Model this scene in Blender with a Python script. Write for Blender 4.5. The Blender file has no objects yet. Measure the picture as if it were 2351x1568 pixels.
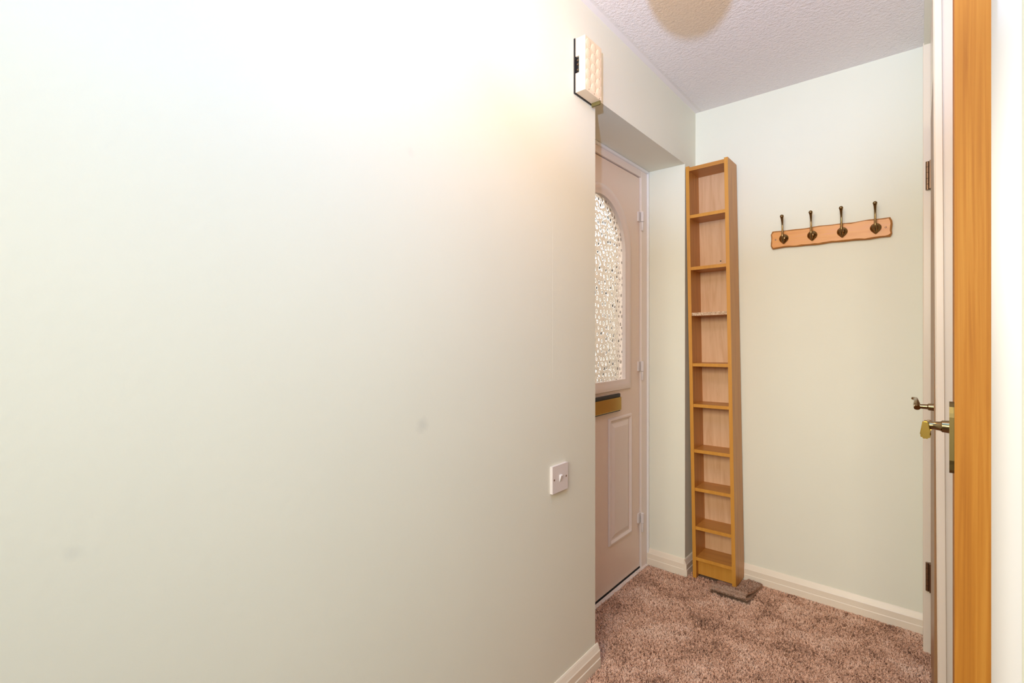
import bpy, bmesh, math, random
import numpy as np
from mathutils import Vector, Matrix
random.seed(4)
S = bpy.context.scene
COL = S.collection
PI = math.pi

# ------------------------------------------------------------------ camera, sky, lights, exposure
CAMZ = 1.2
cd = bpy.data.cameras.new('camera'); cam = bpy.data.objects.new('camera', cd); COL.objects.link(cam)
cam.location = (0, 0, CAMZ); cam.rotation_euler = (PI/2, 0, math.radians(40.3))
cd.sensor_fit = 'HORIZONTAL'; cd.sensor_width = 36.0
cd.lens = 36.0*1104.0/2351.0
cd.shift_y = -14.0/2351.0
cd.clip_start = 0.02; cd.clip_end = 100
S.camera = cam

WORLD = 4.0
wd = bpy.data.worlds.new('daylight'); S.world = wd; wd.use_nodes = True
wn = wd.node_tree.nodes; wn['Background'].inputs[0].default_value = (0.95, 0.98, 1.0, 1); wn['Background'].inputs[1].default_value = WORLD

def lamp(name, kind, loc, energy, color, size, rot=None, size_y=None):
    l = bpy.data.lights.new(name, kind); l.energy = energy; l.color = color
    if kind == 'AREA':
        l.size = size
        if size_y: l.shape = 'RECTANGLE'; l.size_y = size_y
    else: l.shadow_soft_size = size
    o = bpy.data.objects.new(name, l); COL.objects.link(o); o.location = loc
    if rot: o.rotation_euler = rot
    return o
def aim(o, target):
    o.rotation_euler = (Vector(target) - o.location).to_track_quat('-Z', 'Y').to_euler(); return o
BOUNCE = (0.40, 0.60, 0.98, 142.0)
REAR_FILL = (1.0, 0.97, 0.82, 20.0)
DOWN = (0.12, 0.42, 1.0, 14.5)
sp = aim(lamp('ceiling_bounce_flash', 'SPOT', (-0.10, -0.05, 1.53), BOUNCE[3], BOUNCE[:3], 0.018), (-0.42, 1.52, 2.354))
sp.data.spot_size = math.radians(56); sp.data.spot_blend = 0.8
rl = aim(lamp('rear_fill_light', 'AREA', (-0.12, -1.28, 1.75), REAR_FILL[3], REAR_FILL[:3], 1.2, size_y=1.0), (-0.4, 2.4, 0.55)); rl.data.spread = math.radians(92)  # added fill lamp, unseen behind the camera, brightens the hall
aim(lamp('overhead_fill_light', 'AREA', (-0.25, 0.35, 2.33), DOWN[3], DOWN[:3], 0.8), (-0.25, 0.35, 0))  # added fill lamp under the ceiling, cools the near left wall
CEIL_LAMP = (-0.39, 0.95)
CEIL_EMIT = 27.0
CEIL_COL = (1.0, 0.60, 0.28)

S.view_settings.view_transform = 'Standard'; S.view_settings.look = 'None'
S.view_settings.exposure = 0.0; S.view_settings.gamma = 1.0
S.view_settings.use_curve_mapping = False
S.cycles.max_bounces = 10; S.cycles.transmission_bounces = 8; S.cycles.use_denoising = True
S.cycles.sample_clamp_indirect = 6.0

# ------------------------------------------------------------------ materials
def mat(name, base, rough=0.5, metal=0.0, spec=0.5):
    m = bpy.data.materials.new(name); m.use_nodes = True
    b = m.node_tree.nodes['Principled BSDF']
    b.inputs['Base Color'].default_value = (*base, 1); b.inputs['Roughness'].default_value = rough
    b.inputs['Metallic'].default_value = metal; b.inputs['Specular IOR Level'].default_value = spec
    return m
def nd(m, t, **kw):
    n = m.node_tree.nodes.new(t)
    for k, v in kw.items():
        if hasattr(n, k): setattr(n, k, v)
        else: n.inputs[k].default_value = v
    return n
def lk(m, a, ao, b, bi): m.node_tree.links.new(a.outputs[ao], b.inputs[bi])
def bsdf(m): return m.node_tree.nodes['Principled BSDF']
def coords(m, scale=(1, 1, 1), loc=(0, 0, 0)):
    tc = nd(m, 'ShaderNodeTexCoord'); mp = nd(m, 'ShaderNodeMapping')
    mp.inputs['Scale'].default_value = scale; mp.inputs['Location'].default_value = loc
    lk(m, tc, 'Object', mp, 'Vector'); return mp
def noise(m, mp, scale, detail=4, rough=0.5, dist=0.0):
    n = nd(m, 'ShaderNodeTexNoise'); n.inputs['Scale'].default_value = scale; n.inputs['Detail'].default_value = detail
    n.inputs['Roughness'].default_value = rough; n.inputs['Distortion'].default_value = dist
    lk(m, mp, 'Vector', n, 'Vector'); return n
def ramp(m, src, out, stops):
    r = nd(m, 'ShaderNodeValToRGB'); e = r.color_ramp.elements
    while len(e) < len(stops): e.new(0.5)
    for el, (p, c) in zip(e, stops): el.position = p; el.color = (*c, 1)
    lk(m, src, out, r, 'Fac'); return r
def bump(m, src, out, strength, dist):
    b = nd(m, 'ShaderNodeBump'); b.inputs['Strength'].default_value = strength; b.inputs['Distance'].default_value = dist
    lk(m, src, out, b, 'Height'); lk(m, b, 'Normal', bsdf(m), 'Normal'); return b

WALL = (0.86, 0.845, 0.705)
def wall_paint(name, smudges=()):
    m = mat(name, WALL, 0.6, spec=0.25)
    mp = coords(m)
    n1 = noise(m, mp, 2.2, 3); c = ramp(m, n1, 'Fac', [(0.3, tuple(v*0.985 for v in WALL)), (0.7, tuple(min(1, v*1.012) for v in WALL))])
    last = c
    for (p, r, amt) in smudges:            # faint dirty marks left on the paint
        d = nd(m, 'ShaderNodeVectorMath', operation='DISTANCE'); lk(m, mp, 'Vector', d, 0); d.inputs[1].default_value = p
        nz = noise(m, mp, 60, 3)
        ad = nd(m, 'ShaderNodeMath', operation='MULTIPLY_ADD'); lk(m, nz, 'Fac', ad, 0); ad.inputs[1].default_value = r*1.0; lk(m, d, 'Value', ad, 2)
        mr = nd(m, 'ShaderNodeMapRange'); lk(m, ad, 'Value', mr, 'Value')
        mr.inputs['From Min'].default_value = r*0.7; mr.inputs['From Max'].default_value = r*1.7; mr.inputs['To Min'].default_value = amt; mr.inputs['To Max'].default_value = 0
        mx = nd(m, 'ShaderNodeMixRGB'); lk(m, mr, 'Result', mx, 'Fac'); lk(m, last, 0, mx, 'Color1'); mx.inputs['Color2'].default_value = (0.45, 0.45, 0.42, 1); last = mx
    lk(m, last, 0, bsdf(m), 'Base Color')
    n2 = noise(m, mp, 45, 5, 0.6); bump(m, n2, 'Fac', 0.10, 0.004)
    return m
M_wall = wall_paint('pale_green_wall_paint')
M_wall_l = wall_paint('pale_green_wall_paint_marked', [((-0.89, 0.725, 0.99), 0.019, 0.22), ((-0.89, 0.115, 0.90), 0.012, 0.14), ((-0.89, 0.69, 1.62), 0.012, 0.10)])

def gloss_white(name, base=(0.84, 0.79, 0.72), rough=0.32):
    m = mat(name, base, rough); mp = coords(m); n = noise(m, mp, 25, 3)
    bump(m, n, 'Fac', 0.06, 0.003); return m
M_trim = gloss_white('cream_white_gloss_paint', (0.90, 0.79, 0.63))
M_white = gloss_white('white_gloss_paint', (0.92, 0.90, 0.87))
def wood(name, cols, sc=(60, 60, 3), rough=0.38, strength=0.08):
    m = mat(name, cols[0], rough); mp = coords(m, sc)
    n = noise(m, mp, 1.0, 6, 0.55, 0.6)
    k = len(cols); c = ramp(m, n, 'Fac', [(0.28+0.44*i/(k-1), cols[i]) for i in range(k)])
    lk(m, c, 0, bsdf(m), 'Base Color'); bump(m, n, 'Fac', strength, 0.002); return m
M_birch = wood('honey_birch_veneer', [(0.45, 0.175, 0.027), (0.55, 0.235, 0.040), (0.61, 0.28, 0.053)])
M_birch_edge = wood('honey_birch_edging', [(0.60, 0.26, 0.035), (0.68, 0.32, 0.052)])
M_birch_h = wood('honey_birch_shelf', [(0.50, 0.20, 0.032), (0.61, 0.27, 0.05)], (3, 60, 60))
M_back = wood('pale_birch_backing', [(0.66, 0.37, 0.185), (0.76, 0.47, 0.26), (0.81, 0.52, 0.30)], (45, 45, 4), 0.45)
M_pine = wood('orange_pine', [(0.70, 0.265, 0.045), (0.76, 0.325, 0.062), (0.75, 0.30, 0.11)], (5, 50, 50), 0.35)
M_pine_edge = wood('dark_pine_edge', [(0.36, 0.14, 0.03), (0.48, 0.20, 0.04)], (20, 40, 40), 0.5)  # rim of the board, darker than its face
M_oak = wood('oak_lipping', [(0.34, 0.115, 0.012), (0.43, 0.16, 0.018), (0.50, 0.21, 0.03)], (130, 130, 2.0), 0.6); bsdf(M_oak).inputs['Specular IOR Level'].default_value = 0.2
M_dkwood = wood('brown_door_veneer', [(0.30, 0.15, 0.06), (0.38, 0.20, 0.085)], (40, 40, 3), 0.4)
def chip():
    m = mat('raw_chipboard', (0.6, 0.4, 0.25), 0.8); mp = coords(m); v = nd(m, 'ShaderNodeTexVoronoi'); v.inputs['Scale'].default_value = 330
    lk(m, mp, 'Vector', v, 'Vector'); c = ramp(m, v, 'Color', [(0.2, (0.42, 0.24, 0.12)), (0.6, (0.68, 0.48, 0.32)), (0.9, (0.80, 0.66, 0.50))]); lk(m, c, 0, bsdf(m), 'Base Color'); return m
M_chip = chip()
M_brass = mat('antique_brass', (0.25, 0.165, 0.075), 0.17, 1.0)
M_plate = mat('dull_brass_plate', (0.16, 0.115, 0.04), 0.5, 0.9)
M_gold = mat('polished_brass', (0.50, 0.32, 0.075), 0.25, 1.0)
M_hingebr = mat('bronze_hinge_metal', (0.24, 0.15, 0.085), 0.35, 0.9)
M_black = mat('black_plastic', (0.015, 0.013, 0.012), 0.45)
M_dark = mat('dark_gap_rubber', (0.02, 0.018, 0.016), 0.7)
M_plastic = mat('white_plastic', (0.86, 0.80, 0.76), 0.3)
M_switch = mat('white_switch_plastic', (0.80, 0.70, 0.65), 0.25)
M_chime = mat('cream_chime_plastic', (0.90, 0.72, 0.50), 0.35)
M_olive = mat('dark_olive', (0.15, 0.115, 0.03), 0.5)
M_upvc = mat('white_composite_door', (0.93, 0.76, 0.63), 0.35)
mp = coords(M_upvc, (30, 6, 55)); _n = noise(M_upvc, mp, 1.0, 5, 0.6, 1.0); bump(M_upvc, _n, 'Fac', 0.16, 0.003)
M_frame = mat('white_door_frame', (0.92, 0.80, 0.71), 0.35)
M_screw = mat('dull_screw', (0.28, 0.15, 0.09), 0.4, 0.6)

def artex():
    m = mat('stippled_ceiling_paint', (0.93, 0.87, 0.84), 0.7, spec=0.3)
    mp = coords(m)
    n1 = noise(m, mp, 95, 3, 0.55); n2 = noise(m, mp, 260, 2)
    v = nd(m, 'ShaderNodeMath', operation='MULTIPLY_ADD'); lk(m, n2, 'Fac', v, 0); v.inputs[1].default_value = 0.35; lk(m, n1, 'Fac', v, 2)
    sx = nd(m, 'ShaderNodeSeparateXYZ'); lk(m, mp, 'Vector', sx, 0)
    e = nd(m, 'ShaderNodeMapRange'); lk(m, sx, 'X', e, 'Value')           # smooth painted border along the wall
    e.inputs['From Min'].default_value = -0.868; e.inputs['From Max'].default_value = -0.855
    mu = nd(m, 'ShaderNodeMath', operation='MULTIPLY'); lk(m, v, 'Value', mu, 0); lk(m, e, 'Result', mu, 1)
    bump(m, mu, 'Value', 0.55, 0.009)
    return m
M_ceil = artex()
def carpet_mat(name, k=1.0):
    m = mat(name, (0.3, 0.2, 0.16), 0.95, spec=0.05); mp = coords(m)
    n1 = noise(m, mp, 7.0, 5, 0.62, 0.5); n2 = noise(m, mp, 110, 3, 0.75)
    mi = nd(m, 'ShaderNodeMath', operation='MULTIPLY_ADD'); lk(m, n2, 'Fac', mi, 0); mi.inputs[1].default_value = 0.7
    sc = nd(m, 'ShaderNodeMath', operation='MULTIPLY'); lk(m, n1, 'Fac', sc, 0); sc.inputs[1].default_value = 0.9; lk(m, sc, 'Value', mi, 2)
    c = ramp(m, mi, 'Value', [(0.58, tuple(k*v for v in (0.34, 0.18, 0.118))), (0.77, tuple(k*v for v in (0.77, 0.46, 0.31))), (0.97, tuple(k*v for v in (0.90, 0.62, 0.46)))])
    lk(m, c, 0, bsdf(m), 'Base Color'); return m
M_carpet = carpet_mat('brown_grey_carpet'); M_floor = carpet_mat('shaded_carpet_base', 0.45)  # floor base darkened to deepen shade between tufts and under the offcut

# ------------------------------------------------------------------ mesh helpers
def link(name, bm, material, parent=None, smooth=False, bevel=0, segs=2):
    if bevel: bmesh.ops.bevel(bm, geom=[e for e in bm.edges if len(e.link_faces) == 2 and e.calc_face_angle(0) > 0.5], offset=bevel, segments=segs, profile=0.5, affect='EDGES', clamp_overlap=True)
    bmesh.ops.recalc_face_normals(bm, faces=bm.faces)
    me = bpy.data.meshes.new(name); bm.to_mesh(me); bm.free()
    for m in (material if isinstance(material, (list, tuple)) else [material]): me.materials.append(m)
    if smooth:
        for p in me.polygons: p.use_smooth = True
        try: me.set_sharp_from_angle(angle=math.radians(38))
        except Exception: pass
    o = bpy.data.objects.new(name, me); COL.objects.link(o)
    if parent: o.parent = parent
    return o
def empty(name, loc=(0, 0, 0), rot=(0, 0, 0)):
    o = bpy.data.objects.new(name, None); COL.objects.link(o); o.location = loc; o.rotation_euler = rot; o.empty_display_size = 0.05; return o
def tag(o, label, cat, group=None):
    o['label'] = label; o['category'] = cat
    if group: o['group'] = group
    return o
def struct(o): o['kind'] = 'structure'; return o
def box(bm, a, b):
    x0, y0, z0 = a; x1, y1, z1 = b
    v = [bm.verts.new(p) for p in ((x0,y0,z0),(x1,y0,z0),(x1,y1,z0),(x0,y1,z0),(x0,y0,z1),(x1,y0,z1),(x1,y1,z1),(x0,y1,z1))]
    for f in ((3,2,1,0),(4,5,6,7),(0,1,5,4),(1,2,6,5),(2,3,7,6),(3,0,4,7)): bm.faces.new([v[i] for i in f])
    return bm
def B(*boxes):
    bm = bmesh.new()
    for a, b in boxes: box(bm, a, b)
    return bm
def prism(bm, pts, axis, a, b, to=None):
    """polygon pts extruded along axis from a to b"""
    def P(p, t):
        return {0: (t, p[0], p[1]), 1: (p[0], t, p[1]), 2: (p[0], p[1], t)}[axis]
    v0 = [bm.verts.new(P(p, a)) for p in pts]; v1 = [bm.verts.new(P(p, b)) for p in pts]
    bm.faces.new(v0); bm.faces.new(v1[::-1])
    n = len(pts)
    for i in range(n): bm.faces.new([v0[i], v1[i], v1[(i+1) % n], v0[(i+1) % n]])
    return bm
def tube(bm, path, radii, n=14, cap=True):
    rings = []; path = [Vector(p) for p in path]
    up = Vector((1, 0, 0.01)).normalized()
    for i, p in enumerate(path):
        t = (path[min(i+1, len(path)-1)] - path[max(i-1, 0)]).normalized()
        a = up - t*up.dot(t)
        if a.length < 1e-3: a = Vector((0, 1, 0)) - t*t.y
        a.normalize(); b = t.cross(a)
        r = radii[i] if isinstance(radii, (list, tuple)) else radii
        if not isinstance(r, tuple): r = (r, r)
        rings.append([bm.verts.new(p + a*(r[0]*math.cos(2*PI*k/n)) + b*(r[1]*math.sin(2*PI*k/n))) for k in range(n)])
    for r0, r1 in zip(rings, rings[1:]):
        for k in range(n): bm.faces.new([r0[k], r0[(k+1) % n], r1[(k+1) % n], r1[k]])
    if cap: bm.faces.new(rings[0][::-1]); bm.faces.new(rings[-1])
    return bm
def lathe(bm, prof, axis, origin, n=24):
    """prof: list of (distance along axis, radius); axis one of 0,1,2 with sign"""
    ax = abs(axis)-1; sg = 1 if axis > 0 else -1
    rings = []
    for d, r in prof:
        ring = []
        for k in range(n):
            c, s = r*math.cos(2*PI*k/n), r*math.sin(2*PI*k/n)
            q = [0, 0, 0]; q[ax] = sg*d; q[(ax+1) % 3] = c; q[(ax+2) % 3] = s
            ring.append(bm.verts.new(Vector(q) + Vector(origin)))
        rings.append(ring)
    for r0, r1 in zip(rings, rings[1:]):
        for k in range(n): bm.faces.new([r0[k], r0[(k+1) % n], r1[(k+1) % n], r1[k]])
    bm.faces.new(rings[0][::-1]); bm.faces.new(rings[-1]); return bm
def ball(bm, c, r, sc=(1, 1, 1), u=14, v=10):
    g = bmesh.ops.create_uvsphere(bm, u_segments=u, v_segments=v, radius=r)
    for q in g['verts']: q.co = Vector((q.co.x*sc[0], q.co.y*sc[1], q.co.z*sc[2])) + Vector(c)
    return bm

# ------------------------------------------------------------------ the setting
WX = -0.89; FY = 2.525; CZ = 2.354; FZ = 0.008
R0, R1, RZ = 1.512, 2.378, 2.052          # the recess of the front door
DX = -1.085                               # face of the door frame
bm = bmesh.new()
prism(bm, [(-1.4, -0.02), (R0, -0.02), (R0, RZ), (R1, RZ), (R1, -0.02), (FY+0.12, -0.02), (FY+0.12, CZ+0.05), (-1.4, CZ+0.05)], 0, WX, WX-0.30)
w = struct(link('wall_left', bm, M_wall_l, bevel=0.003, smooth=True))
ps = bmesh.new(); prism(ps, [(1.2490, -0.0002), (1.2502, 0.0002), (1.2516, 0.0003), (1.2530, -0.0002)], 2, 1.06, 1.56)
for v in ps.verts: v.co = Vector((WX+v.co.y, v.co.x, v.co.z))
link('paper_seam', ps, M_wall_l, w)
w2 = struct(link('wall_back', B(((WX, FY, -0.02), (0.25, FY+0.12, CZ+0.05))), M_wall))
struct(link('floor', B(((WX-0.30, -1.4, -0.06), (1.3, FY, FZ))), M_floor))
struct(link('ceiling', B(((WX, -1.4, CZ), (1.3, FY, CZ+0.06))), M_ceil))
RX = 0.012
struct(link('wall_right', B(((RX, 2.40, 0), (0.14, FY, CZ)), ((RX, 1.80, 2.29), (0.14, 2.40, CZ)), ((0.104, 1.215, 0), (1.3, 1.742, CZ)), ((0.104, 1.742, 0), (0.24, 1.80, CZ))), M_wall))

struct(link('wall_rear', B(((WX, -1.5, -0.02), (1.4, -1.4, CZ+0.05)), ((1.3, -1.4, -0.02), (1.4, 1.3, CZ+0.05))), M_wall))

def skirting(name, p0, p1, nrm, h=0.083, t=0.016):
    """moulded skirting board from p0 to p1 (2D), thickness towards nrm"""
    prof = [(0, 0), (t, 0), (t, h*0.40), (t*0.86, h*0.43), (t*0.86, h*0.72), (t*0.72, h*0.76), (t*0.36, h*0.95), (t*0.2, h), (0, h)]
    bm = bmesh.new(); P0 = Vector((*p0, 0)); P1 = Vector((*p1, 0)); N = Vector((*nrm, 0))
    a = [bm.verts.new(P0 + N*d + Vector((0, 0, FZ+z))) for d, z in prof]; b = [bm.verts.new(P1 + N*d + Vector((0, 0, FZ+z))) for d, z in prof]
    bm.faces.new(a); bm.faces.new(b[::-1])
    for i in range(len(prof)):
        j = (i+1) % len(prof); bm.faces.new([a[i], a[j], b[j], b[i]])
    return struct(link(name, bm, M_trim))
skirting('baseboard_left', (WX, -1.4), (WX, R0+0.012), (1, 0))
skirting('baseboard_reveal', (DX+0.002, R1), (WX, R1), (0, -1))
skirting('baseboard_pier', (WX, R1-0.016), (WX, FY), (1, 0))
skirting('baseboard_back', (WX+0.016, FY), (RX, FY), (0, -1))

# post between the two right-hand doors: stepped mouldings, leaning a little
bm = bmesh.new()
def post_ring(z, x0):
    pts = [(x0, 1.795), (x0, 1.742), (x0+0.003, 1.738), (x0+0.017, 1.738), (x0+0.018, 1.745), (x0+0.040, 1.745), (x0+0.042, 1.744), (0.125, 1.744), (0.125, 1.795)]
    return [bm.verts.new((x, y, z)) for x, y in pts]
ra, rb = post_ring(FZ, 0.0385), post_ring(CZ, 0.0262)
bm.faces.new(ra); bm.faces.new(rb[::-1])
for i in range(len(ra)): bm.faces.new([ra[i], ra[(i+1) % len(ra)], rb[(i+1) % len(rb)], rb[i]])
struct(link('trim_1', bm, M_trim))
# white boarding on the near right wall
struct(link('trim_2', B(((0.0938, 1.198, FZ), (0.134, 1.215, CZ))), M_white, bevel=0.002))

# ------------------------------------------------------------------ door_1: front door in its recess
d1 = struct(empty('door_1', (DX, 1.905, 0)))
def D(bm):      # shift world-built bmesh into the door's space
    bmesh.ops.translate(bm, verts=bm.verts, vec=(-DX, -1.905, 0)); return bm
C0 = 1.905; L0, L1 = 1.515, 2.298; LX = DX-0.010; LT = 0.044; LZ0, LZ1 = 0.020, 2.004
fr = B(((DX-0.075, L1+0.004, 0), (DX, R1-0.001, RZ-0.001)), ((DX-0.075, R0+0.001, LZ1+0.004), (DX, L1+0.004, RZ-0.001)), ((DX-0.075, L1-0.012, 0), (LX-LT-0.002, L1+0.004, LZ1+0.004)))
link('door_frame', D(fr), M_frame, d1, bevel=0.002)
bd = B(((DX-0.001, R1-0.013, FZ), (DX+0.010, R1-0.0005, RZ-0.001)), ((DX-0.001, R0, RZ-0.013), (DX+0.010, R1-0.013, RZ-0.0005)))
link('frame_bead', D(bd), M_white, d1, bevel=0.002)
# leaf with an arched opening
GR = 0.252; GZ0 = 0.972; GS = 1.600; GRise = 0.253
def arch(r, rise, z0, zs, n=28, lo=0):
    pts = [(C0+r+0, z0)]
    for k in range(n+1):
        a = PI*k/n; pts.append((C0 + r*math.cos(a), zs + rise*math.sin(a)))
    pts.append((C0-r, z0)); return pts
A = arch(GR, GRise, GZ0, GS)
bm = bmesh.new()
na = len(A); half = na//2
topi = [p for p in A]
right = [(C0, LZ0), (L1, LZ0), (L1, LZ1), (C0, LZ1)] + A[:half+1][::-1][0:]
right = [(C0, LZ0), (L1, LZ0), (L1, LZ1), (C0, LZ1), (C0, GS+GRise)] + [p for p in A[:half][::-1] if p[0] > C0+1e-5] + [(C0, GZ0)]
left = [(2*C0-y if True else y, z) for y, z in right]
left = [((L0 if abs(y-(2*C0-L1)) < 1e-6 else y), z) for y, z in left]
for poly in (right, left): prism(bm, poly, 0, LX, LX-LT)
bmesh.ops.remove_doubles(bm, verts=bm.verts, dist=1e-5)
leaf = link('door_leaf', D(bm), M_upvc, d1)
def ring(profile, r_in, rise_in, z_in, width, x0):
    """moulding swept round the arch; profile = [(0..1 across, height)]"""
    bm = bmesh.new(); rows = []
    for u, hgt in profile:
        w_ = u*width
        pts = arch(r_in+w_, rise_in+w_, z_in-w_, GS)
        rows.append([bm.verts.new((x0+hgt, y, z)) for y, z in pts])
    n = len(rows[0])
    for a, b in zip(rows, rows[1:]):
        for i in range(n): bm.faces.new([a[i], a[(i+1) % n], b[(i+1) % n], b[i]])
    return bm
bm = ring([(0, -0.014), (0, 0.003), (0.12, 0.005), (0.3, 0.006), (0.42, 0.010), (0.7, 0.013), (0.9, 0.010), (1, 0)], GR-0.016, GRise-0.016, GZ0+0.016, 0.050, LX)
link('glazing_bead', D(bm), M_frame, leaf, smooth=True)
# obscure glass: an array of shallow lenslets pressed into the pane
def pane():
    ny, nz = 170, 300
    ys = np.linspace(C0-GR-0.004, C0+GR+0.004, ny); zs = np.linspace(GZ0-0.004, GS+GRise+0.004, nz)
    Yg, Zg = np.meshgrid(ys, zs, indexing='ij')
    rs = np.random.RandomState(3); hgt = np.zeros_like(Yg)
    def lens(cy, cz, r, h):
        nonlocal hgt
        hgt = np.maximum(hgt, h*np.clip(1-((Yg-cy)**2 + (Zg-cz)**2)/(r*r), 0, None))
    p = 0.031; row = 0; z = GZ0-0.01
    while z < GS+GRise+0.02:
        y = C0-GR-0.01 + (p/2 if row % 2 else 0)
        while y < C0+GR+0.02:
            lens(y+rs.uniform(-1, 1)*0.007, z+rs.uniform(-1, 1)*0.007, rs.uniform(0.0085, 0.0125), rs.uniform(0.0020, 0.0036)); y += p
        z += p*0.87; row += 1
    for k in range(1500): lens(C0+rs.uniform(-GR, GR), GZ0+rs.uniform(0, 0.9), rs.uniform(0.0038, 0.0060), rs.uniform(0.0006, 0.0016))
    inside = lambda y, z: abs(y-C0) < GR+0.003 and (z < GS or ((y-C0)/(GR+0.003))**2 + ((z-GS)/(GRise+0.003))**2 < 1)
    verts = []; faces = []; xf = LX-0.016; xb = LX-0.026
    for x, H in ((xf, hgt), (xb, hgt*0)):
        verts += list(zip((x+H).ravel().tolist(), Yg.ravel().tolist(), Zg.ravel().tolist()))
    N = ny*nz; idx = lambda i, j: i*nz+j
    keep = np.zeros((ny-1, nz-1), bool)
    for i in range(ny-1):
        for j in range(nz-1): keep[i, j] = inside(ys[i]+1e-4, zs[j]) and inside(ys[i+1], zs[j+1]) and inside(ys[i], zs[j+1])
    for i in range(ny-1):
        for j in range(nz-1):
            if not keep[i, j]: continue
            q = [idx(i, j), idx(i+1, j), idx(i+1, j+1), idx(i, j+1)]
            faces.append(q); faces.append([k+N for k in q[::-1]])
            for (di, dj, e0, e1) in ((-1, 0, 3, 0), (1, 0, 1, 2), (0, -1, 0, 1), (0, 1, 2, 3)):
                a, b = i+di, j+dj
                if not (0 <= a < ny-1 and 0 <= b < nz-1) or not keep[a, b]: faces.append([q[e1], q[e0], q[e0]+N, q[e1]+N])
    me = bpy.data.meshes.new('glass_pane'); me.from_pydata(verts, [], faces)
    bm = bmesh.new(); bm.from_mesh(me); bmesh.ops.delete(bm, geom=[v for v in bm.verts if not v.link_faces], context='VERTS')
    return bm
M_glass = bpy.data.materials.new('obscure_glass'); M_glass.use_nodes = True
g = bsdf(M_glass); g.inputs['Base Color'].default_value = (0.97, 0.95, 0.92, 1); g.inputs['Roughness'].default_value = 0.02; g.inputs['Transmission Weight'].default_value = 1.0; g.inputs['IOR'].default_value = 1.5
link('glass_pane', D(pane()), M_glass, leaf, smooth=True)
# two raised panels in the lower half
def panel(y0, y1, z0, z1):
    bm = bmesh.new(); prof = [(0, 0.0), (0.004, 0.008), (0.011, 0.009), (0.019, -0.0004), (0.026, -0.0004), (0.047, 0.008), (0.050, 0.0085)]
    rows = []
    for d, h in prof: rows.append([bm.verts.new((LX+h+0.0005, y, z)) for y, z in ((y0+d, z0+d), (y1-d, z0+d), (y1-d, z1-d), (y0+d, z1-d))])
    for a, b in zip(rows, rows[1:]):
        for i in range(4): bm.faces.new([a[i], a[(i+1) % 4], b[(i+1) % 4], b[i]])
    bm.faces.new(rows[-1]); return bm
for y0, y1 in ((1.975, 2.205), (2*C0-2.205, 2*C0-1.975)): link('raised_panel', D(panel(y0, y1, 0.225, 0.815)), M_frame, leaf)
# letterbox
lb = link('letterbox', D(B(((LX, C0-0.17, 0.842), (LX+0.010, C0+0.172, 0.925)))), M_black, leaf, bevel=0.002)
o = link('letterbox_flap', D(B(((LX+0.006, C0-0.162, 0.849), (LX+0.021, C0+0.162, 0.910)))), M_gold, leaf, bevel=0.003); o['label'] = 'brass letterbox flap'
lb['label'] = 'black letterbox surround'
# hinges
for z in (1.782, 1.020, 0.247):
    bm = bmesh.new()
    tube(bm, [(DX+0.006, 2.300, z-0.049), (DX+0.006, 2.300, z-0.046), (DX+0.006, 2.300, z-0.004)], [0.004, 0.006, 0.006], 12)
    tube(bm, [(DX+0.006, 2.300, z-0.002), (DX+0.006, 2.300, z+0.046), (DX+0.006, 2.300, z+0.049)], [0.0085, 0.0085, 0.006], 12)
    box(bm, (LX, 2.276, z-0.001), (LX+0.006, 2.300, z+0.047)); box(bm, (DX-0.001, 2.300, z-0.047), (DX+0.003, 2.322, z+0.002))
    link('hinge', D(bm), M_plastic, d1, smooth=True)
link('draught_seal', D(B(((LX-0.030, L0, FZ-0.004), (LX+0.002, L1+0.002, LZ0-0.001)))), M_dark, d1)
link('threshold', D(B(((DX-0.08, R0+0.002, -0.01), (LX+0.002, R1-0.001, FZ-0.004)), ((LX+0.004, R0+0.002, FZ-0.006), (DX+0.013, R1-0.018, FZ+0.006)))), M_frame, d1, bevel=0.0015)

# ------------------------------------------------------------------ door_2: closed brown door at the far end of the right wall
d2 = struct(empty('door_2', (0.031, 2.09, 0)))
def D2(bm): bmesh.ops.translate(bm, verts=bm.verts, vec=(-0.031, -2.09, 0)); return bm
link('door_leaf', D2(B(((0.031, 1.802, 0.018), (0.071, 2.374, 1.978)))), M_dkwood, d2)
link('architrave', D2(B(((RX-0.003, 2.378, FZ), (RX+0.05, 2.452, 2.300)))), M_trim, d2, bevel=0.003)
link('head_panel', D2(B(((0.0305, 1.802, 1.983), (0.07, 2.376, 2.292)))), M_trim, d2)
for z in (1.795, 0.300):
    bm = bmesh.new()
    for k in range(5):
        z0 = z-0.052+k*0.0212; tube(bm, [(0.0225, 2.3705, z0), (0.0225, 2.3705, z0+0.0200)], 0.0062, 12)
    box(bm, (0.027, 2.352, z-0.051), (0.0315, 2.3775, z+0.053))
    link('hinge', D2(bm), M_hingebr, d2, smooth=True)
hz = 0.990
bm = bmesh.new(); lathe(bm, [(0, 0.011), (0.012, 0.010), (0.014, 0.0075), (0.034, 0.0065), (0.036, 0.0085), (0.044, 0.0085)], -1, (0.031, 1.868, hz), 18)
h = link('door_handle', D2(bm), M_brass, d2, smooth=True)
bm = bmesh.new(); tube(bm, [(-0.006, 1.858, hz-0.004), (-0.007, 1.878, hz+0.003), (-0.008, 1.930, hz+0.008), (-0.010, 1.965, hz+0.011), (-0.018, 1.972, hz+0.012)], [(0.008, 0.007), (0.0085, 0.010), (0.006, 0.008), (0.006, 0.006), (0.004, 0.004)], 14)
link('lever', D2(bm), M_brass, h, smooth=True)

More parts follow.
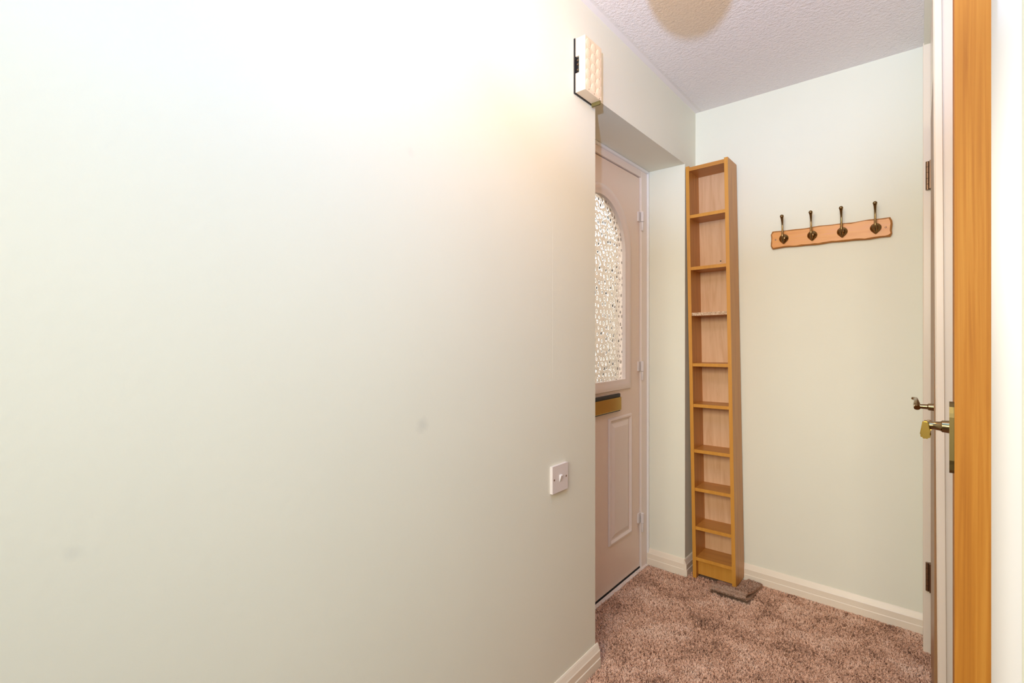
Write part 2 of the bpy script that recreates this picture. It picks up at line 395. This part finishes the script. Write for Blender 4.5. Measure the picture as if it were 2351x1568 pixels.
# ------------------------------------------------------------------ door_3: open door seen on its leading edge
YAW = math.radians(-2.0)
d3 = struct(empty('door_3', (0.0445, 1.100, 0), (0, 0, YAW)))       # local: x = thickness to the right, y = away
bm = B(((0.0, 0, 0.02), (0.044, 0.62, 2.30))); link('door_leaf', bm, M_oak, d3, bevel=0.0015)
pz = 1.024
# back plate with scalloped ends
pts = []
def half_outline(sg):
    return [(0.034*sg, 0.0)]
outl = [(-0.015, -0.062), (-0.008, -0.068), (0, -0.071), (0.008, -0.068), (0.015, -0.062), (0.0175, -0.050), (0.020, -0.042), (0.020, 0.042), (0.0175, 0.050), (0.015, 0.062), (0.008, 0.068), (0, 0.071), (-0.008, 0.068), (-0.015, 0.062), (-0.0175, 0.050), (-0.020, 0.042), (-0.020, -0.042), (-0.0175, -0.050)]
bm = bmesh.new(); prism(bm, [(0.024+y, pz+z*0.87) for y, z in outl], 0, 0.0, -0.0065)
hp = link('handle_plate', bm, M_plate, d3, bevel=0.0015)
bm = bmesh.new(); lathe(bm, [(0, 0.0115), (0.010, 0.0105), (0.012, 0.0085), (0.024, 0.0070), (0.031, 0.0070)], -1, (-0.006, 0.056, pz+0.013), 18)
link('spindle', bm, M_brass, hp, smooth=True)
bm = bmesh.new()
lz = pz+0.013
prism(bm, [(-0.0425, lz+0.0085), (-0.0340, lz+0.0085), (-0.0318, lz-0.010), (-0.0305, lz-0.019), (-0.0335, lz-0.0240), (-0.0385, lz-0.0250), (-0.0440, lz-0.0235), (-0.0465, lz-0.018), (-0.0450, lz-0.008)], 1, 0.046, 0.060)
bmesh.ops.bevel(bm, geom=bm.edges[:], offset=0.0022, segments=2, affect='EDGES')
tube(bm, [(-0.035, 0.058, lz-0.004), (-0.036, 0.085, lz-0.006), (-0.036, 0.125, lz-0.008), (-0.033, 0.150, lz-0.010)], [(0.006, 0.008), (0.0055, 0.008), (0.006, 0.009), (0.004, 0.006)], 14)
link('lever', bm, M_gold, hp, smooth=True)

# ------------------------------------------------------------------ tall narrow bookcase
ROLL = math.radians(-1.037)
bk = tag(empty('bookcase', (-0.849, 2.374, 0.0245), (0, ROLL, 0)), 'tall narrow honey birch bookcase with empty shelves in the corner', 'bookcase')
BW, BD, BH, BT = 0.1985, 0.140, 2.004, 0.0165
link('side_panel', B(((0, 0, -0.010), (BT, BD, BH+0.006))), [M_birch], bk, bevel=0.0012)
link('side_panel', B(((BW-BT, 0, 0), (BW, BD, BH+0.006))), [M_birch], bk, bevel=0.0012)
link('edging', B(((0, -0.0012, -0.010), (BT, 0.0001, BH+0.006))), M_birch_edge, bpy.data.objects['side_panel'])
link('edging', B(((BW-BT, -0.0012, 0), (BW, 0.0001, BH+0.006))), M_birch_edge, bpy.data.objects['side_panel.001'])
link('top_panel', B(((BT, 0.001, BH-0.018), (BW-BT, BD, BH))), M_birch_h, bk)
link('back_panel', B(((BT, BD-0.006, 0.075), (BW-BT, BD-0.001, BH-0.018))), M_back, bk)
shelf_z = [1.782, 1.524, 1.297, 1.047, 0.846, 0.622, 0.433, 0.243, 0.093]
k992 = 0.992
for i, zt in enumerate(shelf_z):
    zt *= k992
    o = link('shelf', B(((BT, 0.003 if i < 8 else 0.001, zt-0.0155), (BW-BT, BD-0.006, zt))), M_birch_h, bk)
    if i == 2:
        e = link('raw_edge', B(((BT, 0.0022, zt-0.0155), (BW-BT, 0.0031, zt))), M_chip, o); e['label'] = 'bare chipboard front edge'
    else:
        link('edging', B(((BT, 0.0022 if i < 8 else 0.0002, zt-0.0155), (BW-BT, 0.0031 if i < 8 else 0.0011, zt))), M_birch_edge, o)
link('plinth', B(((BT, 0.028, 0.001), (BW-BT, 0.040, 0.0765))), M_birch_edge, bk)
bm = bmesh.new(); lathe(bm, [(0, 0.0032), (0.0015, 0.0032)], -2, (0.118, BD-0.006, 1.545), 12); link('wall_screw', bm, M_black, bk)

# ------------------------------------------------------------------ folded carpet offcut under the bookcase
tx0, tx1 = -0.740, -0.584
TH = 0.0085
oc_low = [(2.490, 0.011), (2.440, 0.011), (2.390, 0.012), (2.345, 0.016), (2.312, 0.026), (2.291, 0.034), (2.283, 0.043), (2.287, 0.053), (2.300, 0.0585), (2.320, 0.0565), (2.343, 0.046), (2.366, 0.0235), (2.400, 0.0225), (2.440, 0.0225), (2.492, 0.024)]
oc_up = {10: 0.050, 11: 0.0435, 12: 0.038, 13: 0.0345, 14: 0.032}            # heights where nothing presses it down
def oc_ring(x):
    f = min(1, max(0, (x+0.650)/0.012)); g = 1-min(1, max(0, (x+0.735)/0.12))
    o_ = [(y, (z*(1-f) + oc_up[i]*f if i in oc_up else z) - (0.30*g*(z-0.016) if 4 < i < 11 else 0)) for i, (y, z) in enumerate(oc_low)]
    P_ = [np.array(p) for p in o_]; inn = []
    for i in range(len(P_)):
        t = P_[min(i+1, len(P_)-1)]-P_[max(i-1, 0)]; t = t/np.linalg.norm(t); inn.append(P_[i]+np.array([t[1], -t[0]])*(-TH if False else TH)*(-1 if False else 1))
    return o_, [tuple(p) for p in inn]
def oc_pt(x, y, z):
    return (x + 0.10*(y-2.29)*(x-tx0)/(tx1-tx0), y - 0.06*(x-tx0), z)
NX = 16; bm = bmesh.new(); rows = []
for i in range(NX+1):
    x = tx0 + (tx1-tx0)*i/NX; o_, inn = oc_ring(x)
    rows.append([bm.verts.new(oc_pt(x, y, z)) for y, z in o_ + inn[::-1]])
outer = oc_low; n = len(rows[0])
for a, b in zip(rows, rows[1:]):
    for k in range(n): bm.faces.new([a[k], a[(k+1) % n], b[(k+1) % n], b[k]])
for r in (rows[0], rows[-1]):
    for k in range(len(outer)-1): bm.faces.new([r[k], r[k+1], r[n-2-k], r[n-1-k]])
M_offcut = carpet_mat('grey_brown_carpet_offcut', 0.58)
oc = tag(link('carpet_offcut', bm, M_offcut, smooth=True), 'folded brown carpet offcut wedged under the foot of the bookcase', 'carpet piece')

# pile: short twisted tufts
def pile(name, P, N, hgt, parent=None, material=None):
    rs = np.random.RandomState(11); n = len(P)
    P = np.asarray(P); N = np.asarray(N)
    lean = rs.normal(size=(n, 3)); lean -= N*(lean*N).sum(1, keepdims=True); lean /= np.linalg.norm(lean, axis=1, keepdims=True)
    side = np.cross(N, lean)
    amt = rs.uniform(0.4, 1.5, (n, 1)); h = hgt*rs.uniform(0.65, 1.15, (n, 1)); wd_ = rs.uniform(0.0012, 0.0024, (n, 1))
    b0 = P - side*wd_; b1 = P + side*wd_
    mid = P + N*h*0.62 + lean*h*amt*0.45; m0 = mid - side*wd_*0.9; m1 = mid + side*wd_*0.9
    tip = P + N*h*0.95 + lean*h*amt*1.15
    V = np.stack([b0, b1, m0, m1, tip], 1).reshape(-1, 3)
    base = (np.arange(n)*5)[:, None]
    F = np.concatenate([base+np.array([[0, 1, 3]]), base+np.array([[0, 3, 2]]), base+np.array([[2, 3, 4]])], 1).reshape(-1, 3)
    me = bpy.data.meshes.new(name); me.vertices.add(len(V)); me.vertices.foreach_set('co', V.astype(np.float32).ravel())
    me.loops.add(F.size); me.loops.foreach_set('vertex_index', F.astype(np.int32).ravel())
    me.polygons.add(len(F)); me.polygons.foreach_set('loop_start', np.arange(0, F.size, 3, dtype=np.int32))
    try: me.polygons.foreach_set('loop_total', np.full(len(F), 3, dtype=np.int32))
    except Exception: pass
    me.update(calc_edges=True); me.validate(); me.materials.append(material or M_carpet)
    o = bpy.data.objects.new(name, me); COL.objects.link(o); o['kind'] = 'stuff'
    if parent: o.parent = parent
    return o
rs = np.random.RandomState(5); n = 170000
px = rs.uniform(DX+0.014, 0.03, n); py = rs.uniform(0.95, FY-0.012, n)
ok = ((px > WX+0.018) | ((py > R0+0.01) & (py < R1-0.017))) & ~((px < RX) & (px > RX-0.0) ) 
ok &= ~((px < WX+0.016) & (py > R1-0.03)) & ~((px > -0.742) & (px < -0.570) & (py > 2.288) & (py < 2.500)) & ~((px > -0.854) & (px < -0.643) & (py > np.where(px < -0.745, 2.400, 2.364)))
px, py = px[ok], py[ok]
P = np.stack([px, py, np.full_like(px, FZ)], 1); N = np.tile([0, 0, 1.0], (len(px), 1))
cp = pile('carpet_pile', P, N, 0.0085); tag(cp, 'brown grey twist carpet pile covering the hall floor', 'carpet')
# tufts on the offcut's outer face
n = 7000; u = rs.uniform(0, 1, n); t = rs.uniform(0.0, 1, n)
P, nn = [], []
for i in range(n):
    x = tx0 + (tx1-tx0)*u[i]; o_, inn = oc_ring(x); q = t[i]*(len(o_)-1-2)+2; k = min(int(q), len(o_)-2); f = q-k
    y, z = (o_[k][j]*(1-f)+o_[k+1][j]*f for j in (0, 1)); dy, dz = o_[k+1][0]-o_[k][0], o_[k+1][1]-o_[k][1]; L = math.hypot(dy, dz)
    if x < -0.640 and y > 2.362 and z > 0.018: continue
    P.append(oc_pt(x, y, z)); nn.append((0, -dz/L*(-1), dy/L*(-1)) if False else (0, -dz/L, dy/L))
pile('offcut_pile', np.array(P), np.array(nn), 0.0050, oc, M_offcut)

# ------------------------------------------------------------------ coat rack
cr = tag(empty('coat_rack', (-0.310, FY, 1.6455)), 'rustic pine coat rack with four brass hooks on the pale green wall', 'coat rack')
def board():
    x0, x1, z0, z1 = -0.2235, 0.2235, -0.0400, 0.0400
    rs = random.Random(8); out = []
    n = 26
    wob = lambda x, ph: 0.0012*math.sin(x*34+ph) + 0.0009*math.sin(x*71+ph*2)
    for i in range(n+1): x = x0+0.006+(x1-x0-0.012)*i/n; out.append((x, z0+wob(x, 0.4)))
    for i in range(1, 6): z = z0+(z1-z0)*i/6; out.append((x1+0.0012*math.sin(z*120), z))
    for i in range(n+1): x = x1-0.006-(x1-x0-0.012)*i/n; out.append((x, z1+wob(x, 2.1)))
    for i in range(1, 6): z = z1-(z1-z0)*i/6; out.append((x0+0.0012*math.sin(z*120+1), z))
    return out
O = board(); bm = bmesh.new()
def inset(p, d): 
    x, z = p; return (x - math.copysign(d, x)*(1 if abs(x) > 0.2165 else 0), z - math.copysign(d, z)*(1 if abs(z) > 0.030 else 0))
rws = [[bm.verts.new((x, 0, z)) for x, z in O], [bm.verts.new((x, -0.013, z)) for x, z in O]]
rng = random.Random(3); ins = [0.0055+rng.uniform(-0.0016, 0.0016) for _ in O]
rws.append([bm.verts.new((*(lambda q: (q[0], -0.0165, q[1]))(inset(p, d*0.5)),)) for p, d in zip(O, ins)])
rws.append([bm.verts.new((*(lambda q: (q[0], -0.0185, q[1]))(inset(p, d)),)) for p, d in zip(O, ins)])
for a, b in zip(rws, rws[1:]):
    for i in range(len(O)): bm.faces.new([a[i], a[(i+1) % len(O)], b[(i+1) % len(O)], b[i]]).material_index = 1
bm.faces.new(rws[-1]); bm.faces.new(rws[0][::-1])
link('board', bm, [M_pine, M_pine_edge], cr)
for x in (-0.203, 0.203):
    bm = bmesh.new(); lathe(bm, [(0.0, 0.0038), (0.0008, 0.0036), (0.0012, 0.002)], -2, (x, -0.0185, 0.0), 14); link('screw', bm, M_screw, cr)
hb = bmesh.new()
lathe(hb, [(0, 0.0195), (0.002, 0.0195), (0.0045, 0.0180), (0.008, 0.0140), (0.0115, 0.010), (0.013, 0.004)], -2, (0, 0, 0), 24)
for v in hb.verts:                        # pull the rose down to a point
    if v.co.z < -0.003: v.co.z *= 1.0 + 0.35*max(0, 1-abs(v.co.x)/0.012)
tube(hb, [(0, -0.004, -0.004), (0, -0.016, -0.011), (0, -0.026, -0.008), (0, -0.031, 0.002), (0, -0.0315, 0.016), (0, -0.031, 0.040), (0, -0.034, 0.066), (0, -0.039, 0.083), (0, -0.042, 0.089)],
     [(0.0075, 0.0075), (0.0075, 0.007), (0.0065, 0.0065), (0.0048, 0.0052), (0.0046, 0.0048), (0.0038, 0.0040), (0.0041, 0.0041), (0.0052, 0.0052), (0.0064, 0.0064)], 14)
ball(hb, (0, -0.043, 0.0945), 0.0080)
ball(hb, (0, -0.020, -0.012), 0.0072, (0.85, 1, 1.3))
hook = None
for x in (-0.169, -0.0565, 0.0545, 0.170):
    if hook is None:
        hook = link('hook', hb, M_brass, cr, smooth=True); o = hook
    else:
        o = hook.copy(); COL.objects.link(o); o.parent = cr
    o.location = (x, -0.0185, 0.002)

# ------------------------------------------------------------------ light switch
ls = tag(empty('light_switch', (WX, 1.2785, 0.742)), 'white square single light switch on the left wall', 'switch')
link('switch_plate', B(((0, -0.043, -0.043), (0.0095, 0.043, 0.043))), M_switch, ls, bevel=0.0022)
bm = bmesh.new(); prism(bm, [(0.009, -0.012), (0.009, 0.012), (0.0165, 0.0095), (0.0102, -0.011)], 1, -0.0052, 0.0052)
link('rocker', bm, M_plastic, ls, bevel=0.0006)
for y in (-0.0335, 0.0335):
    bm = bmesh.new(); lathe(bm, [(0, 0.0031), (0.0006, 0.0031), (0.0010, 0.0022)], 1, (0.0095, y, 0.0), 14); link('screw', bm, M_screw, ls)

# ------------------------------------------------------------------ door chime box
ch = tag(empty('door_chime', (WX, 1.4265, 2.108)), 'cream door chime box with scalloped front on wall above the recess', 'door chime')
link('shade_gap_plate', B(((0, -0.0555, -0.093), (0.005, 0.0555, 0.092))), M_black, ch, bevel=0.001)  # black rim draws the shaded gap behind the cover
bm = bmesh.new(); z0, z1 = -0.091, 0.091
prism(bm, [(0.0055, z0), (0.044, z0), (0.044, z1), (0.0055, z1), (0.0055, 0.030), (0.019, 0.030), (0.019, -0.026), (0.0055, -0.026)], 1, -0.0535, 0.0535)
bmesh.ops.translate(bm, verts=bm.verts, vec=(0, 0, 0))
link('cover', bm, M_chime, ch, bevel=0.0012)
link('notch_shade_fill', B(((0.0052, -0.047, -0.0255), (0.0185, 0.047, 0.0295))), M_black, ch)  # black filler box, gives the notch its shaded interior
bm = bmesh.new()
for zz in (-0.014, 0.004, 0.018): tube(bm, [(0.012, -0.0500, zz), (0.012, 0.040, zz)], 0.0032, 10)
link('chime_bar', bm, M_hingebr, ch, smooth=True)
sb = bmesh.new()
gx = bmesh.ops.create_uvsphere(sb, u_segments=16, v_segments=8, radius=1.0)
bmesh.ops.delete(sb, geom=[v for v in sb.verts if v.co.x < -0.01], context='VERTS') if False else None
for v in sb.verts: v.co = Vector((v.co.x*0.0024, v.co.y*0.0174, v.co.z*0.0188))
for v in sb.verts:
    if v.co.z < 0: v.co.x *= 1.0 + 0.3*(-v.co.z/0.0168)
sc0 = None
for c in range(3):
    for r_ in range(5):
        y = -0.0345+c*0.0345; z = 0.066-r_*0.0335 - 0.003*c
        if sc0 is None: sc0 = link('scallop', sb, M_chime, ch, smooth=True); o = sc0
        else: o = sc0.copy(); COL.objects.link(o); o.parent = ch
        o.location = (0.0432, y, z); o.rotation_euler = (0, math.radians(9), 0)
rb = bmesh.new(); ball(rb, (0, 0, 0), 0.0016, (0.7, 1, 1), 8, 6)
rv = None
for c in range(3):
    for r_ in range(5):
        if rv is None: rv = link('rivet', rb, M_screw, ch, smooth=True); o = rv
        else: o = rv.copy(); COL.objects.link(o); o.parent = ch
        o.location = (0.0455, -0.0345+c*0.0345+0.003, 0.066-r_*0.0335-0.003*c-0.0150)
o = link('olive_block', B(((0.008, 0.0460, -0.1035), (0.041, 0.0530, -0.0905))), M_olive, ch); o['label'] = 'small olive block below the cover'  # dark olive block at the lower right of the cover

# ------------------------------------------------------------------ ceiling lamp in the hall (just above the frame)
cl = tag(empty('pendant_light', (CEIL_LAMP[0], CEIL_LAMP[1], CZ)), 'lit frosted globe pendant hanging from the stippled ceiling', 'pendant light')
bm = bmesh.new(); lathe(bm, [(0, 0.045), (0.010, 0.045), (0.022, 0.030), (0.030, 0.010)], -3, (0, 0, 0), 32); link('ceiling_rose', bm, M_white, cl, smooth=True)
bm = bmesh.new(); tube(bm, [(0, 0, -0.028), (0, 0, -0.20)], 0.003, 8); link('cord', bm, M_white, cl, smooth=True)
bm = bmesh.new(); lathe(bm, [(0.185, 0.010), (0.19, 0.019), (0.222, 0.021), (0.235, 0.036)], -3, (0, 0, 0), 24); link('lamp_holder', bm, M_white, cl, smooth=True)
bm = bmesh.new(); ball(bm, (0, 0, -0.305), 0.088, u=32, v=20)
M_em = mat('lit_frosted_glass', (0.9, 0.85, 0.75), 0.4)
bsdf(M_em).inputs['Emission Color'].default_value = (*CEIL_COL, 1); bsdf(M_em).inputs['Emission Strength'].default_value = CEIL_EMIT
link('glass_globe', bm, M_em, cl, smooth=True)

# ------------------------------------------------------------------ outside the front door
M_out = wood('outside_paving', [(0.17, 0.14, 0.11), (0.24, 0.20, 0.16)], (3, 3, 3), 0.9)
M_brk = wood('outside_wall', [(0.17, 0.125, 0.085), (0.25, 0.19, 0.135)], (3, 3, 9), 0.9)
struct(link('floor_outside', B(((-3.2, -1.5, -0.14), (WX-0.30, 9.0, -0.06))), M_out))
struct(link('wall_outside', B(((-3.2, -1.5, -0.06), (-3.0, 9.0, 3.0))), M_brk))

# ------------------------------------------------------------------ labels of the setting
for n_, l_ in {'wall_left': 'long pale green left wall with door recess', 'wall_back': 'pale green end wall behind the coat rack', 'wall_right': 'pale green right wall around the brown door',
               'wall_rear': 'pale green wall behind the viewer', 'floor': 'hall floor under the brown carpet', 'ceiling': 'white stippled ceiling with smooth border',
               'door_1': 'white front door with arched obscure glass in the recess', 'door_2': 'closed brown door in white frame on the right wall',
               'door_3': 'open oak edged door at the right with brass handle', 'trim_1': 'cream white post between the two right-hand doors', 'trim_2': 'white board right of the open oak edged door',
               'baseboard_left': 'cream baseboard under the light switch wall', 'baseboard_reveal': 'cream baseboard beside the front door', 'baseboard_pier': 'short cream baseboard behind the bookcase',
               'baseboard_back': 'cream baseboard along the end wall', 'floor_outside': 'paving outside the front door', 'wall_outside': 'tan wall seen through the door glass'}.items():
    bpy.data.objects[n_]['label'] = l_
